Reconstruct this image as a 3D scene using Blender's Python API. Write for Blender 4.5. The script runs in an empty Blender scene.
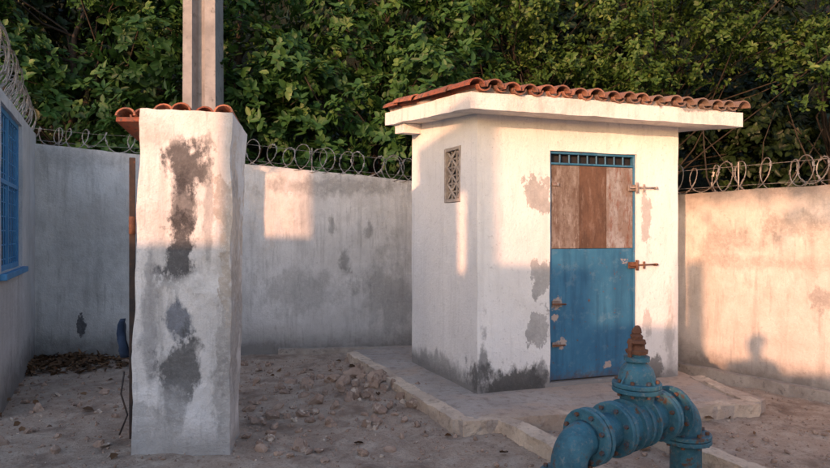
import bpy, bmesh, math, random
import numpy as np
from mathutils import Vector, Matrix, noise as mn
random.seed(7); rng=np.random.default_rng(7)
F=600.0; CX=415.0; CY=234.0; H=1.5
def P(x,y,Y): return Vector(((x-CX)/F*Y, Y, H-(y-CY)/F*Y))
def G(x,y,z=0.0):
    Y=(H-z)*F/(y-CY); return P(x,y,Y)
scene=bpy.context.scene
def link(o,parent=None):
    scene.collection.objects.link(o)
    if parent: o.parent=parent
    return o
def empty(name):
    e=bpy.data.objects.new(name,None); return link(e)
def mesh_obj(name,verts,faces,mat=None,parent=None,smooth=False):
    me=bpy.data.meshes.new(name); me.from_pydata([tuple(v) for v in verts],[],faces); me.update()
    if mat: me.materials.append(mat)
    if smooth:
        me.polygons.foreach_set("use_smooth",[True]*len(me.polygons))
    return link(bpy.data.objects.new(name,me),parent)
def fixn(o):
    bm=bmesh.new(); bm.from_mesh(o.data); bmesh.ops.remove_doubles(bm,verts=bm.verts,dist=1e-4)
    bmesh.ops.recalc_face_normals(bm,faces=bm.faces); bm.to_mesh(o.data); bm.free()
# ---------------- materials
class NB:
    def __init__(s,name):
        s.m=bpy.data.materials.new(name); s.m.use_nodes=True; s.t=s.m.node_tree; s.n=s.t.nodes; s.l=s.t.links
        s.b=s.n['Principled BSDF']; s.out=s.n['Material Output']
        s.co=s.n.new('ShaderNodeTexCoord').outputs['Object']
    def set(s,sock,v):
        if hasattr(v,'is_output') or isinstance(v,bpy.types.NodeSocket): s.l.new(v,sock)
        else:
            if isinstance(v,(tuple,list)) and len(v)==3 and sock.type=='RGBA': v=(*v,1)
            sock.default_value=v
    def noise(s,scale,detail=5,rough=.6,vec=None,dist=0.0):
        n=s.n.new('ShaderNodeTexNoise'); s.set(n.inputs['Vector'],vec or s.co)
        n.inputs['Scale'].default_value=scale; n.inputs['Detail'].default_value=detail; n.inputs['Roughness'].default_value=rough
        n.inputs['Distortion'].default_value=dist
        return n.outputs['Fac']
    def mp(s,scale=(1,1,1),loc=(0,0,0)):
        n=s.n.new('ShaderNodeMapping'); s.l.new(s.co,n.inputs['Vector']); n.inputs['Scale'].default_value=scale; n.inputs['Location'].default_value=loc
        return n.outputs['Vector']
    def rng(s,v,a,b,c=0.,d=1.):
        n=s.n.new('ShaderNodeMapRange'); s.set(n.inputs['Value'],v)
        for k,x in zip(('From Min','From Max','To Min','To Max'),(a,b,c,d)): s.set(n.inputs[k],x)
        return n.outputs['Result']
    def math(s,op,a,b=0.0):
        n=s.n.new('ShaderNodeMath'); n.operation=op; s.set(n.inputs[0],a); s.set(n.inputs[1],b); return n.outputs[0]
    def mix(s,f,a,b):
        n=s.n.new('ShaderNodeMix'); n.data_type='RGBA'; s.set(n.inputs[0],f); s.set(n.inputs[6],a); s.set(n.inputs[7],b); return n.outputs[2]
    def sep(s):
        n=s.n.new('ShaderNodeSeparateXYZ'); s.l.new(s.co,n.inputs[0]); return n.outputs
    def blob(s,c,r,wob,soft=.25):
        a=s.n.new('ShaderNodeVectorMath'); a.operation='SUBTRACT'; s.l.new(s.co,a.inputs[0]); a.inputs[1].default_value=tuple(c)
        d=s.n.new('ShaderNodeVectorMath'); d.operation='DIVIDE'; s.l.new(a.outputs[0],d.inputs[0]); d.inputs[1].default_value=tuple(r)
        e=s.n.new('ShaderNodeVectorMath'); e.operation='LENGTH'; s.l.new(d.outputs[0],e.inputs[0])
        return s.rng(s.math('ADD',e.outputs['Value'],wob),1.0+soft*.5,1.0-soft*.5)
    def finish(s,col,rough=.9,bump=None,bs=.4,bd=.01,metal=0.0,spec=.3):
        s.set(s.b.inputs['Base Color'],col); s.set(s.b.inputs['Roughness'],rough); s.set(s.b.inputs['Metallic'],metal)
        s.b.inputs['Specular IOR Level'].default_value=spec
        if bump is not None:
            n=s.n.new('ShaderNodeBump'); s.set(n.inputs['Height'],bump); n.inputs['Strength'].default_value=bs; n.inputs['Distance'].default_value=bd
            s.l.new(n.outputs[0],s.b.inputs['Normal'])
        return s.m
def plaster(name,base,dirt,mold=(.05,.05,.045),dirt_lo=.5,dirt_hi=.7,mold_z=.35,mold_amt=1.0,streak=.5,patches=(),zref=0.0,topz=None,fine=.1,speck=.5):
    s=NB(name)
    n1=s.noise(1.3,7,.62); n2=s.noise(6,6,.7); n3=s.noise(28,5,.7); n4=s.noise(90,3,.6)
    c=s.mix(s.rng(n1,.35,.7),base,tuple(b*.86 for b in base))
    c=s.mix(s.math('MULTIPLY',s.rng(s.math('ADD',s.math('MULTIPLY',n1,.6),s.math('MULTIPLY',n2,.4)),dirt_lo,dirt_hi),.8),c,dirt)
    st=s.noise(3.2,5,.65,vec=s.mp((2.4,2.4,.22)))
    c=s.mix(s.math('MULTIPLY',s.rng(st,.52,.75),streak),c,tuple(d*.65 for d in dirt))
    st2=s.noise(6,6,.7,vec=s.mp((3,3,.35),(3,1,2)))
    c=s.mix(s.math('MULTIPLY',s.rng(st2,.56,.66),streak*.5),c,tuple(d*.5 for d in dirt))
    c=s.mix(s.math('MULTIPLY',s.rng(n3,.60,.68),.5),c,tuple(d*.7 for d in dirt))
    z=s.sep()[2]
    wob=s.math('MULTIPLY',s.math('SUBTRACT',s.math('ADD',s.math('MULTIPLY',n2,.6),s.math('MULTIPLY',n1,.6)),.6),2.4)
    zz=s.math('ADD',s.math('DIVIDE',s.math('SUBTRACT',z,zref),mold_z),wob)
    c=s.mix(s.math('MULTIPLY',s.rng(zz,1.1,.2),mold_amt),c,mold)
    if topz is not None:
        zt=s.math('ADD',s.math('DIVIDE',s.math('SUBTRACT',topz,z),.28),wob)
        c=s.mix(s.math('MULTIPLY',s.rng(zt,.8,.1),.75),c,mold)
    nb_=s.noise(4.2,7,.68,vec=s.mp((1.3,1.3,.75),(5,2,1)))
    pw=s.math('MULTIPLY',s.math('SUBTRACT',s.math('ADD',s.math('MULTIPLY',nb_,.95),s.math('MULTIPLY',n3,.12)),.535),5.0)
    for (cc,rr,colr,am,soft) in patches:
        pc=s.mix(s.rng(n2,.35,.65),colr,tuple(x*.7 for x in colr))
        pc=s.mix(s.math('MULTIPLY',s.rng(n3,.5,.62),speck),pc,tuple(min(.7,x*1.6+.06) for x in colr))
        c=s.mix(s.math('MULTIPLY',s.blob(cc,rr,pw,soft),am),c,pc)
    c=s.mix(s.math('MULTIPLY',s.rng(n4,.4,.8),fine*2),c,tuple(d*.5 for d in dirt))
    h=s.math('ADD',s.math('ADD',s.math('MULTIPLY',n2,1.0),s.math('MULTIPLY',n3,.6)),s.math('MULTIPLY',n4,.25))
    return s.finish(c,.93,h,.6,.025)
def simple(name,a,b,scale=8,rough=.8,metal=0,spec=.3,lo=.4,hi=.65,bs=.3,bd=.005,c3=None,lo3=.6,hi3=.7,s3=25):
    s=NB(name); n=s.noise(scale,6,.65); n2=s.noise(scale*6,4,.6)
    c=s.mix(s.rng(n,lo,hi),a,b)
    if c3: c=s.mix(s.rng(s.noise(s3,6,.7),lo3,hi3),c,c3)
    c=s.mix(s.math('MULTIPLY',s.rng(n2,.4,.8),.35),c,tuple(x*.5 for x in a))
    return s.finish(c,rough,s.math('ADD',n,s.math('MULTIPLY',n2,.5)),bs,bd,metal,spec)
# ------------- geometry helpers
def disp(v,amp,sc=2.5):
    v=Vector(v); w=mn.noise_vector(v*sc)+.4*mn.noise_vector(v*sc*4.1)
    return v+w*amp
def grid_face(verts,faces,a,b,c,d,cell):
    a,b,c,d=map(Vector,(a,b,c,d))
    nu=max(1,int(round(max((b-a).length,(c-d).length)/cell))); nv=max(1,int(round(max((d-a).length,(c-b).length)/cell)))
    s0=len(verts)
    for j in range(nv+1):
        for i in range(nu+1):
            u=i/nu; v=j/nv
            verts.append((a.lerp(b,u)).lerp(d.lerp(c,u),v))
    for j in range(nv):
        for i in range(nu):
            k=s0+j*(nu+1)+i; faces.append((k,k+1,k+nu+2,k+nu+1))
def rough_box(name,c8,mat,parent=None,cell=.1,amp=.008,sc=2.5,smooth=False):
    V=[];Fc=[]; c=[Vector(x) for x in c8]
    for q in ((0,1,5,4),(1,2,6,5),(2,3,7,6),(3,0,4,7),(4,5,6,7),(3,2,1,0)):
        grid_face(V,Fc,*[c[i] for i in q],cell)
    V=[disp(v,amp,sc) for v in V]
    o=mesh_obj(name,V,Fc,mat,parent,smooth); fixn(o); return o
def prism(pts,z0,z1):
    return [(p[0],p[1],z0) for p in pts]+[(p[0],p[1],z1) for p in pts]
def box(name,c8,mat,parent=None,bev=.004):
    c=[Vector(x) for x in c8]
    o=mesh_obj(name,c,[(0,1,5,4),(1,2,6,5),(2,3,7,6),(3,0,4,7),(4,5,6,7),(3,2,1,0)],mat,parent); fixn(o)
    if bev:
        m=o.modifiers.new('b','BEVEL'); m.width=bev; m.segments=2
    return o
def obox(name,o,ax,ay,az,s,mat,parent=None,bev=.004):
    o=Vector(o);x=Vector(ax)*s[0];y=Vector(ay)*s[1];z=Vector(az)*s[2]
    return box(name,[o,o+x,o+x+y,o+y,o+z,o+x+z,o+x+y+z,o+y+z],mat,parent,bev)
def tube(V,Fc,pts,rads,seg=8,cap=True):
    s0=len(V); n=len(pts); pts=[Vector(p) for p in pts]
    up=Vector((.13,.31,.94)).normalized()
    t0=(pts[1]-pts[0]).normalized(); x=t0.cross(up)
    if x.length<.05: x=t0.cross(Vector((1,0,0)))
    x.normalize()
    for i,p in enumerate(pts):
        t=(pts[min(i+1,n-1)]-pts[max(i-1,0)]).normalized()
        x=(x-t*x.dot(t)).normalized(); y=t.cross(x)
        for k in range(seg):
            a=2*math.pi*k/seg; V.append(p+(x*math.cos(a)+y*math.sin(a))*rads[i])
    for i in range(n-1):
        for k in range(seg):
            k2=(k+1)%seg
            Fc.append((s0+i*seg+k,s0+i*seg+k2,s0+(i+1)*seg+k2,s0+(i+1)*seg+k))
    if cap:
        Fc.append(tuple(s0+k for k in range(seg))[::-1]); Fc.append(tuple(s0+(n-1)*seg+k for k in range(seg)))
def tube_obj(name,pts,r,mat,parent=None,seg=10,smooth=True):
    V=[];Fc=[]; rr=r if isinstance(r,(list,tuple)) else [r]*len(pts)
    tube(V,Fc,pts,rr,seg); return mesh_obj(name,V,Fc,mat,parent,smooth)
def lathe(V,Fc,M,prof,seg=28):
    s0=len(V)
    for (a,r) in prof:
        for k in range(seg):
            t=2*math.pi*k/seg; V.append(M@Vector((a,r*math.cos(t),r*math.sin(t))))
    for i in range(len(prof)-1):
        for k in range(seg):
            k2=(k+1)%seg
            Fc.append((s0+i*seg+k,s0+i*seg+k2,s0+(i+1)*seg+k2,s0+(i+1)*seg+k))
    Fc.append(tuple(s0+k for k in range(seg))[::-1]); Fc.append(tuple(s0+(len(prof)-1)*seg+k for k in range(seg)))
# ---------------- camera
cam=bpy.data.cameras.new('camera'); co=link(bpy.data.objects.new('camera',cam))
cam.sensor_width=36; cam.lens=36*F/830; cam.clip_end=600; cam.clip_start=.05
co.location=(0,0,H); co.rotation_euler=(math.radians(90),0,0); scene.camera=co
# ---------------- light
AZ=math.radians(30); EL=math.radians(8)
sd=Vector((math.sin(AZ)*math.cos(EL),math.cos(AZ)*math.cos(EL),-math.sin(EL)))
sl=bpy.data.lights.new('sun','SUN'); sl.energy=5.0; sl.angle=math.radians(.6); sl.color=(1,.50,.285)
so=link(bpy.data.objects.new('sun',sl)); so.rotation_euler=sd.to_track_quat('-Z','Y').to_euler(); so.location=(-6,-10,6)
w=bpy.data.worlds.new('World'); scene.world=w; w.use_nodes=True
nt_=w.node_tree
sk=nt_.nodes.new('ShaderNodeTexSky'); sk.sky_type='NISHITA'; sk.sun_disc=False
sk.sun_elevation=EL; sk.sun_rotation=math.radians(210)
tint=nt_.nodes.new('ShaderNodeMix'); tint.data_type='RGBA'; tint.blend_type='MULTIPLY'; tint.inputs[0].default_value=1
nt_.links.new(sk.outputs[0],tint.inputs[6]); tint.inputs[7].default_value=(1.07,.97,1.03,1)
bg=nt_.nodes['Background']; bg.inputs[1].default_value=.46; nt_.links.new(tint.outputs[2],bg.inputs[0])
scene.view_settings.view_transform='Standard'; scene.view_settings.look='None'; scene.view_settings.exposure=0

# ---------------- ground
def gz(x,y):
    d=max(abs(x)-7,0)+max(abs(y-4.5)-5,0)
    a=1/(1+d)
    v=Vector((x,y,0))
    z=(.020*mn.noise(v*1.1)+.018*mn.noise(v*4)+.013*mn.noise(v*11)+.007*mn.noise(v*25))*a
    z+=.10*math.exp(-(((x+.55)/.6)**2+((y-5.75)/.5)**2))*(.7+.8*mn.noise(v*6))
    z+=.04*math.exp(-(((x+4.0)/.7)**2+((y-7.0)/.4)**2))
    return z-.015
xs=np.concatenate([-np.geomspace(250,7,12)[:-1],np.arange(-7,6.01,.05),np.geomspace(7,250,12)])
ys=np.concatenate([-np.geomspace(250,2,12)[:-1],np.arange(-2,2.4,.3),np.arange(2.4,8.6,.045),np.geomspace(9,300,12)])
V=[(x,y,gz(x,y)) for y in ys for x in xs]; nx=len(xs)
Fc=[(j*nx+i,j*nx+i+1,(j+1)*nx+i+1,(j+1)*nx+i) for j in range(len(ys)-1) for i in range(nx-1)]
s=NB('dirt_ground'); a=s.noise(.9,8,.6); b=s.noise(7,7,.7); c3=s.noise(45,5,.75); d=s.noise(160,3,.7)
c=s.mix(s.rng(a,.35,.65),(.56,.43,.34),(.43,.33,.265))
c=s.mix(s.rng(b,.45,.62),c,(.64,.54,.45))
c=s.mix(s.math('MULTIPLY',s.rng(c3,.52,.66),.7),c,(.24,.17,.125))
c=s.mix(s.math('MULTIPLY',s.rng(d,.5,.75),.5),c,(.68,.59,.50))
c=s.mix(s.math('MULTIPLY',s.rng(s.noise(2.4,6,.65),.52,.66),.75),c,(.22,.16,.125))
gm=s.finish(c,.97,s.math('ADD',s.math('ADD',b,c3),s.math('MULTIPLY',d,.5)),.9,.035)
mesh_obj('ground',V,Fc,gm,None,True)

# ---------------- walls
LC=Vector((-4.6,7.26,0)); RC=Vector((2.03,7.95,0))
bw=plaster('weathered_wall',(.72,.71,.70),(.49,.48,.47),mold=(.11,.10,.09),dirt_lo=.42,dirt_hi=.62,mold_z=.34,mold_amt=.75,streak=.75,topz=None,
  patches=[(P(345,258,7.6),(.09,.3,.16),(.15,.15,.145),.6,.6),(P(330,222,7.6),(.05,.3,.12),(.15,.15,.14),.5,.6),(P(300,290,7.6),(.5,.3,.25),(.30,.30,.29),.45,.8),
           (P(395,300,7.6),(.35,.3,.6),(.26,.26,.25),.45,.8),(P(368,232,7.6),(.06,.3,.1),(.12,.12,.12),.5,.6),(P(270,200,7.6),(.3,.3,.4),(.80,.73,.66),.6,.5),  # the warm pale blob paints a sun patch onto the wall
           (P(120,250,7.3),(.9,.3,.35),(.55,.55,.55),.5,.9),(P(81,325,7.3),(.05,.3,.11),(.05,.05,.06),.9,.2),(P(340,186,7.6),(.9,.3,.10),(.28,.27,.26),.6,.9),(P(80,155,7.3),(.6,.3,.12),(.36,.35,.34),.5,.9)])
def wall(name,p0,p1,z0,z1,mat,thick=.16,zb=-.1,side=1,amp=.014,parent=None):
    d=(p1-p0).normalized(); n=Vector((-d.y,d.x,0))*thick*side
    q=[p0,p1,p1+n,p0+n]
    c8=[(v.x,v.y,zb) for v in q]+[(q[0].x,q[0].y,z0),(q[1].x,q[1].y,z1),(q[2].x,q[2].y,z1),(q[3].x,q[3].y,z0)]
    return rough_box(name,c8,mat,parent,.08,amp,1.9)
MB=Vector((-.03,7.76,0))
e=empty('boundary_wall')
wall('back_run',LC+Vector((-.1,0,0)),MB,2.6,2.19,bw,parent=e)
wall('back_run_end',MB+Vector((.003,0,0)),RC+Vector((.2,0,0)),2.19,1.98,bw,parent=e)
rw=plaster('painted_wall',(.72,.67,.62),(.52,.46,.41),mold=(.14,.11,.09),dirt_lo=.44,dirt_hi=.60,mold_z=.3,mold_amt=.8,streak=.6,topz=1.95,
   patches=[(P(800,225,5.5),(.35,.5,.13),(.34,.31,.28),.7,.7),(P(730,240,6.2),(.4,.5,.12),(.38,.34,.31),.6,.9),(P(820,300,5.5),(.05,.5,.08),(.3,.28,.26),.6,.4),(P(760,262,5.9),(.9,.9,.06),(.40,.35,.31),.5,.9)])
r0=Vector((2.92,6.62,0)); rd=(Vector((3.75,5.42,0))-r0).normalized()
e2=empty('side_wall')
wall('wall_run',r0-rd*1.55,r0+rd*6.5,1.95,1.93,rw,side=1,parent=e2)
nrm=Vector((rd.y,-rd.x,0)); 
if nrm.x>0: nrm=-nrm
ft=[r0-rd*1.0+nrm*.003,r0+rd*6+nrm*.003,r0+rd*6+nrm*.10,r0-rd*1.0+nrm*.10]
conc=simple('old_concrete',(.44,.39,.34),(.28,.24,.21),5,.95,bs=.7,bd=.02,c3=(.13,.11,.10),lo3=.56,hi3=.7,s3=14)
rough_box('footing',prism(ft,-.05,.09),conc,e2,.08,.012,3)
bd_=(MB-LC).normalized(); bn=Vector((bd_.y,-bd_.x,0))
rough_box('footing',prism([LC+bd_*2.9+bn*.003,MB+bn*.003,MB+bn*.08,LC+bd_*2.9+bn*.08],-.05,.06),conc,e,.08,.01,3)

# left building wall with barred window
lw=plaster('grey_wall',(.62,.62,.63),(.44,.44,.44),mold=(.10,.095,.09),dirt_lo=.42,dirt_hi=.64,mold_z=.4,mold_amt=.8,streak=.55)
ld=Vector((1.16,-2.29,0)).normalized(); ln=Vector((ld.y,-ld.x,0))
if ln.x<0: ln=-ln
e3=empty('guard_building')
def wl(t,z,off=0): 
    p=LC+ld*t; return Vector((p.x,p.y,z))+ln*off
V=[];Fc=[]
TT=2.62; t0,t1,zb,zt=1.17,2.5,1.17,2.62; ztop=2.72
def panel(V,Fc,f,ts,zs,holes,cell,topf=None):
    for i in range(len(ts)-1):
        for j in range(len(zs)-1):
            if (i,j) in holes: continue
            grid_face(V,Fc,f(ts[i],zs[j]),f(ts[i+1],zs[j]),f(ts[i+1],zs[j+1]),f(ts[i],zs[j+1]),cell)
panel(V,Fc,wl,[-.1,t0,t1,TT],[-.1,zb,zt,ztop],{(1,1)},.09)
D=.14
for (a,b) in (((t0,zb),(t0,zt)),((t1,zb),(t1,zt)),((t0,zb),(t1,zb)),((t0,zt),(t1,zt))):
    grid_face(V,Fc,wl(*a),wl(*b),wl(*b,-D),wl(*a,-D),.09)
grid_face(V,Fc,wl(-.1,ztop),wl(TT,ztop),wl(TT,ztop,-1.6),wl(-.1,ztop,-1.6),.1)
grid_face(V,Fc,wl(TT,-.1),wl(TT,ztop),wl(TT,ztop,-1.6),wl(TT,-.1,-1.6),.1)
o=mesh_obj('wall',[disp(v,.008,2) for v in V],Fc,lw,e3); fixn(o)
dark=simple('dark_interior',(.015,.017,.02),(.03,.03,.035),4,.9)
glass=simple('window_glass',(.16,.24,.32),(.26,.36,.44),2,.15,spec=.6,bs=.05)
obox('window_pane',wl(t0-.08,zb-.08,-D-.06),ld,-ln,(0,0,1),(t1-t0+.12,.03,zt-zb+.12),glass,e3,0)
bluef=simple('blue_window_paint',(.035,.19,.42),(.06,.26,.50),6,.5,spec=.5,c3=(.13,.06,.03),lo3=.66,hi3=.72)
for (ta,za,st,sz) in ((t0,zb,.05,zt-zb),(t1-.05,zb,.05,zt-zb),(t0+.05,zb,t1-t0-.1,.05),(t0+.05,zt-.05,t1-t0-.1,.05),(t0+.05,1.95,t1-t0-.1,.04),((t0+t1)/2,zb+.05,.04,zt-zb-.1)):
    obox('window_frame',wl(ta,za,-.03),ld,-ln,(0,0,1),(st,.045,sz),bluef,e3,.003)
V=[];Fc=[]
k=t0+.1
while k<t1-.05: tube(V,Fc,[wl(k,zb+.02,-.045),wl(k,zt-.02,-.045)],[.006]*2,6); k+=.13
k=zb+.1
while k<zt-.05: tube(V,Fc,[wl(t0+.02,k,-.05),wl(t1-.02,k,-.05)],[.006]*2,6); k+=.13
mesh_obj('window_grille',V,Fc,bluef,e3)
obox('window_sill',wl(t0-.06,zb-.06,.05),ld,-ln,(0,0,1),(t1-t0+.12,.12,.055),bluef,e3,.006)

# ---------------- hut
A=Vector((.55,5.3,0)); fd=Vector((.951,.309,0)); B=A+fd*2.174; C=Vector((-.033,6.61,0)); sdv=(C-A); SL=sdv.length; sdv.normalize()
Dk=B+sdv*SL
hut=empty('pump_house')
cem=(.42,.41,.40)
hm=plaster('hut_plaster',(.85,.835,.82),(.66,.64,.62),mold=(.14,.135,.13),dirt_lo=.56,dirt_hi=.72,mold_z=.17,mold_amt=.85,streak=.32,zref=.1,fine=.05,speck=.15,
  patches=[(P(538,197,5.5),(.11,.3,.17),cem,.85,.1),(P(539,275,5.5),(.11,.3,.15),cem,.85,.1),(P(539,330,5.5),(.09,.3,.2),cem,.85,.1),
    (P(508,383,5.45),(.32,.4,.17),(.07,.068,.065),.9,.6),(P(540,372,5.5),(.07,.3,.15),(.09,.09,.09),.75,.6),(P(483,365,5.35),(.04,.3,.32),(.12,.12,.12),.7,.6),(P(440,366,5.9),(.3,.6,.10),(.2,.2,.2),.6,.8),(P(645,215,5.9),(.06,.3,.24),cem,.75,.2),
    (P(646,320,5.9),(.05,.3,.16),cem,.6,.3),(P(652,374,5.9),(.14,.3,.12),(.12,.115,.11),.8,.4),(P(672,340,5.9),(.05,.3,.4),(.3,.29,.28),.5,.7)])
z_und=lambda p: 2.53+.09*((p-A).dot(sdv)+.35)
def ff(t,z): 
    p=A+fd*t; return Vector((p.x,p.y,z if z<9 else z_und(p)+.03))
def sf(u,z):
    p=A+sdv*u; return Vector((p.x,p.y,z if z<9 else z_und(p)+.03))
dt0,dt1,dz0,dz1=.729,1.686,.125,2.27
V=[];Fc=[]
panel(V,Fc,ff,[0,dt0,dt1,2.174],[.0,dz0,dz1,99],{(1,1)},.08)
fn=Vector((fd.y,-fd.x,0)); RD=.09
for a,b in (((dt0,dz0),(dt0,dz1)),((dt1,dz0),(dt1,dz1)),((dt0,dz0),(dt1,dz0)),((dt0,dz1),(dt1,dz1))):
    grid_face(V,Fc,ff(*a),ff(*b),ff(*b)-fn*RD,ff(*a)-fn*RD,.08)
u0,u1,vz0,vz1=.308,.645,1.80,2.33
panel(V,Fc,sf,[0,u0,u1,SL],[.0,vz0,vz1,99],{(1,1)},.08)
sn=Vector((-sdv.y,sdv.x,0))
for a,b in (((u0,vz0),(u0,vz1)),((u1,vz0),(u1,vz1)),((u0,vz0),(u1,vz0)),((u0,vz1),(u1,vz1))):
    grid_face(V,Fc,sf(*a),sf(*b),sf(*b)-sn*.1,sf(*a)-sn*.1,.08)
grid_face(V,Fc,B,Dk,Vector((Dk.x,Dk.y,z_und(Dk)+.03)),Vector((B.x,B.y,z_und(B)+.03)),.1)
grid_face(V,Fc,C,Dk,Vector((Dk.x,Dk.y,z_und(Dk)+.03)),Vector((C.x,C.y,z_und(C)+.03)),.1)
o=mesh_obj('walls',[disp(v,.008,2.2) for v in V],Fc,hm,hut); fixn(o)
def rp(t,u,dz):
    p=A+fd*t+sdv*u; return Vector((p.x,p.y,2.53+.09*(u+.35)+dz))
T0,T1,U0,U1=-.25,2.174+.42,-.35,1.6
TH=.14
slabm=plaster('slab_plaster',(.80,.77,.74),(.55,.51,.47),mold=(.09,.085,.08),mold_z=.01,mold_amt=0,dirt_lo=.50,dirt_hi=.66,streak=.6,zref=0,
   patches=[(P(655,100,5.5),(.14,.4,.05),(.10,.095,.09),.8,.5),(P(700,108,5.6),(.2,.4,.03),(.13,.12,.11),.7,.5),(P(560,88,5.2),(.3,.4,.03),(.25,.22,.2),.5,.7)])
rough_box('roof_slab',[rp(T0,U0,0),rp(T1,U0,0),rp(T1,U1,0),rp(T0,U1,0),rp(T0,U0,TH),rp(T1,U0,TH),rp(T1,U1,TH),rp(T0,U1,TH)],slabm,hut,.07,.010,3.2)
rough_box('eave_beam',[rp(T0+.05,1.18,-.10),rp(-.002,1.18,-.10),rp(-.002,1.42,-.10),rp(T0+.05,1.42,-.10),rp(T0+.05,1.18,-.001),rp(-.002,1.18,-.001),rp(-.002,1.42,-.001),rp(T0+.05,1.42,-.001)],slabm,hut,.09,.003)
def tile_mat():
    s=NB('terracotta_tile'); a=s.noise(5,5,.6); b=s.noise(30,5,.7); g=s.noise(1.6,4,.6)
    at=s.n.new('ShaderNodeAttribute'); at.attribute_name='rv'
    c=s.mix(at.outputs['Fac'],(.24,.075,.045),(.42,.17,.10))
    c=s.mix(s.rng(a,.48,.62),c,(.15,.085,.065))
    c=s.mix(s.rng(b,.52,.66),c,(.08,.065,.055))
    c=s.mix(s.math('MULTIPLY',s.rng(s.math('ADD',s.sep()[0],g),1.0,2.8),.75),c,(.19,.145,.12))
    return s.finish(c,.9,s.math('ADD',a,b),.6,.01)
tm=tile_mat()
def tile(V,Fc,R,o,ax,side,up,L,r0,r1,conv=1,th=.013,seg=8):
    s0=len(V); rv=random.random()
    for (l,r) in ((0,r0),(L,r1)):
        for rr in (r,r-th):
            for k in range(seg+1):
                t=math.pi*k/seg
                V.append(o+ax*l+side*(math.cos(t)*rr)+up*(math.sin(t)*rr*conv*.85)); R.append(rv)
    m=seg+1
    for k in range(seg):
        a,b=s0+k,s0+k+1
        Fc.append((a,b,b+2*m,a+2*m)); Fc.append((a+m,a+3*m,b+3*m,b+m))
        Fc.append((a,a+m,b+m,b)); Fc.append((a+2*m,b+2*m,b+3*m,a+3*m))
    for k in (0,seg):
        a=s0+k; Fc.append((a,a+2*m,a+3*m,a+m))
def tiles(name,orig,side,ax,up,ncol,pitch,nrow,rowl,mat,parent,r=.08,lift=.055):
    V=[];Fc=[];R=[]
    for i in range(ncol):
        for j in range(nrow):
            jit=lambda k:random.uniform(-k,k)
            o=orig+side*(i*pitch+jit(.014))+ax*(j*rowl+jit(.022))+up*(lift-.01+j*.004+jit(.008))
            a=(ax+up*(.035+jit(.02))+side*jit(.05)).normalized()
            k_=random.uniform(.93,1.07)
            tile(V,Fc,R,o,a,side,up,rowl+.07,r*1.02*k_,r*.82*k_)
            if i<ncol-1:
                tile(V,Fc,R,o+side*pitch/2+up*.02+ax*.03,a,side,up,rowl+.06,r*.8,r*.95,-1)
    o=mesh_obj(name,V,Fc,mat,parent,False)
    at=o.data.attributes.new('rv','FLOAT','POINT'); at.data.foreach_set('value',R); return o
up=Vector(fd).cross((sdv+Vector((0,0,.09))).normalized()).normalized()
axr=(sdv+Vector((0,0,.09))).normalized()
o0=rp(T0+.03,U0-.04,TH-.012)
n=18; pit=(T1-T0-.06)/(n-1)
tiles('roof_tiles',o0,fd,axr,up,n,pit,5,.39,tm,hut,.078)
mort=simple('tile_mortar',(.40,.35,.31),(.22,.18,.16),8,.95,bs=.6,bd=.01)
rough_box('tile_mortar',[rp(T0+.05,U0+.03,TH+.004),rp(T1-.05,U0+.03,TH+.004),rp(T1-.05,U1-.03,TH+.004),rp(T0+.05,U1-.03,TH+.004),rp(T0+.05,U0+.03,TH+.045),rp(T1-.05,U0+.03,TH+.045),rp(T1-.05,U1-.03,TH+.045),rp(T0+.05,U1-.03,TH+.045)],mort,hut,.08,.006)
ventm=simple('cement_vent',(.46,.40,.35),(.27,.23,.21),10,.95)
def sv(u,z,off): 
    p=A+sdv*u; return Vector((p.x,p.y,z))+sn*off
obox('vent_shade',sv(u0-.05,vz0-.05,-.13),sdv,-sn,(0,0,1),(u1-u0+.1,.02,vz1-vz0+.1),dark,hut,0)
for (ua,za,du,dz) in ((u0+.004,vz0+.004,.03,vz1-vz0-.008),(u1-.034,vz0+.004,.03,vz1-vz0-.008),(u0+.034,vz0+.004,u1-u0-.068,.03),(u0+.034,vz1-.034,u1-u0-.068,.03)):
    obox('vent_frame',sv(ua,za,.006),sdv,-sn,(0,0,1),(du,.06,dz),ventm,hut,.003)
V=[];Fc=[]
nu,nz=3,6; cu=(u1-u0-.06)/nu; cz=(vz1-vz0-.06)/nz
for i in range(nu):
    for j in range(nz):
        ua=u0+.03+i*cu; za=vz0+.03+j*cz
        if (i+j)%2: a,b=(ua,za),(ua+cu,za+cz)
        else: a,b=(ua+cu,za),(ua,za+cz)
        tube(V,Fc,[sv(a[0],a[1],-.02),sv(b[0],b[1],-.02)],[.011]*2,4)
for i in range(1,nu): tube(V,Fc,[sv(u0+.03+i*cu,vz0+.02,-.025),sv(u0+.03+i*cu,vz1-.02,-.025)],[.010]*2,4)
for j in range(1,nz): tube(V,Fc,[sv(u0+.02,vz0+.03+j*cz,-.03),sv(u1-.02,vz0+.03+j*cz,-.03)],[.010]*2,4)
mesh_obj('vent_lattice',V,Fc,ventm,hut)
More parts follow.
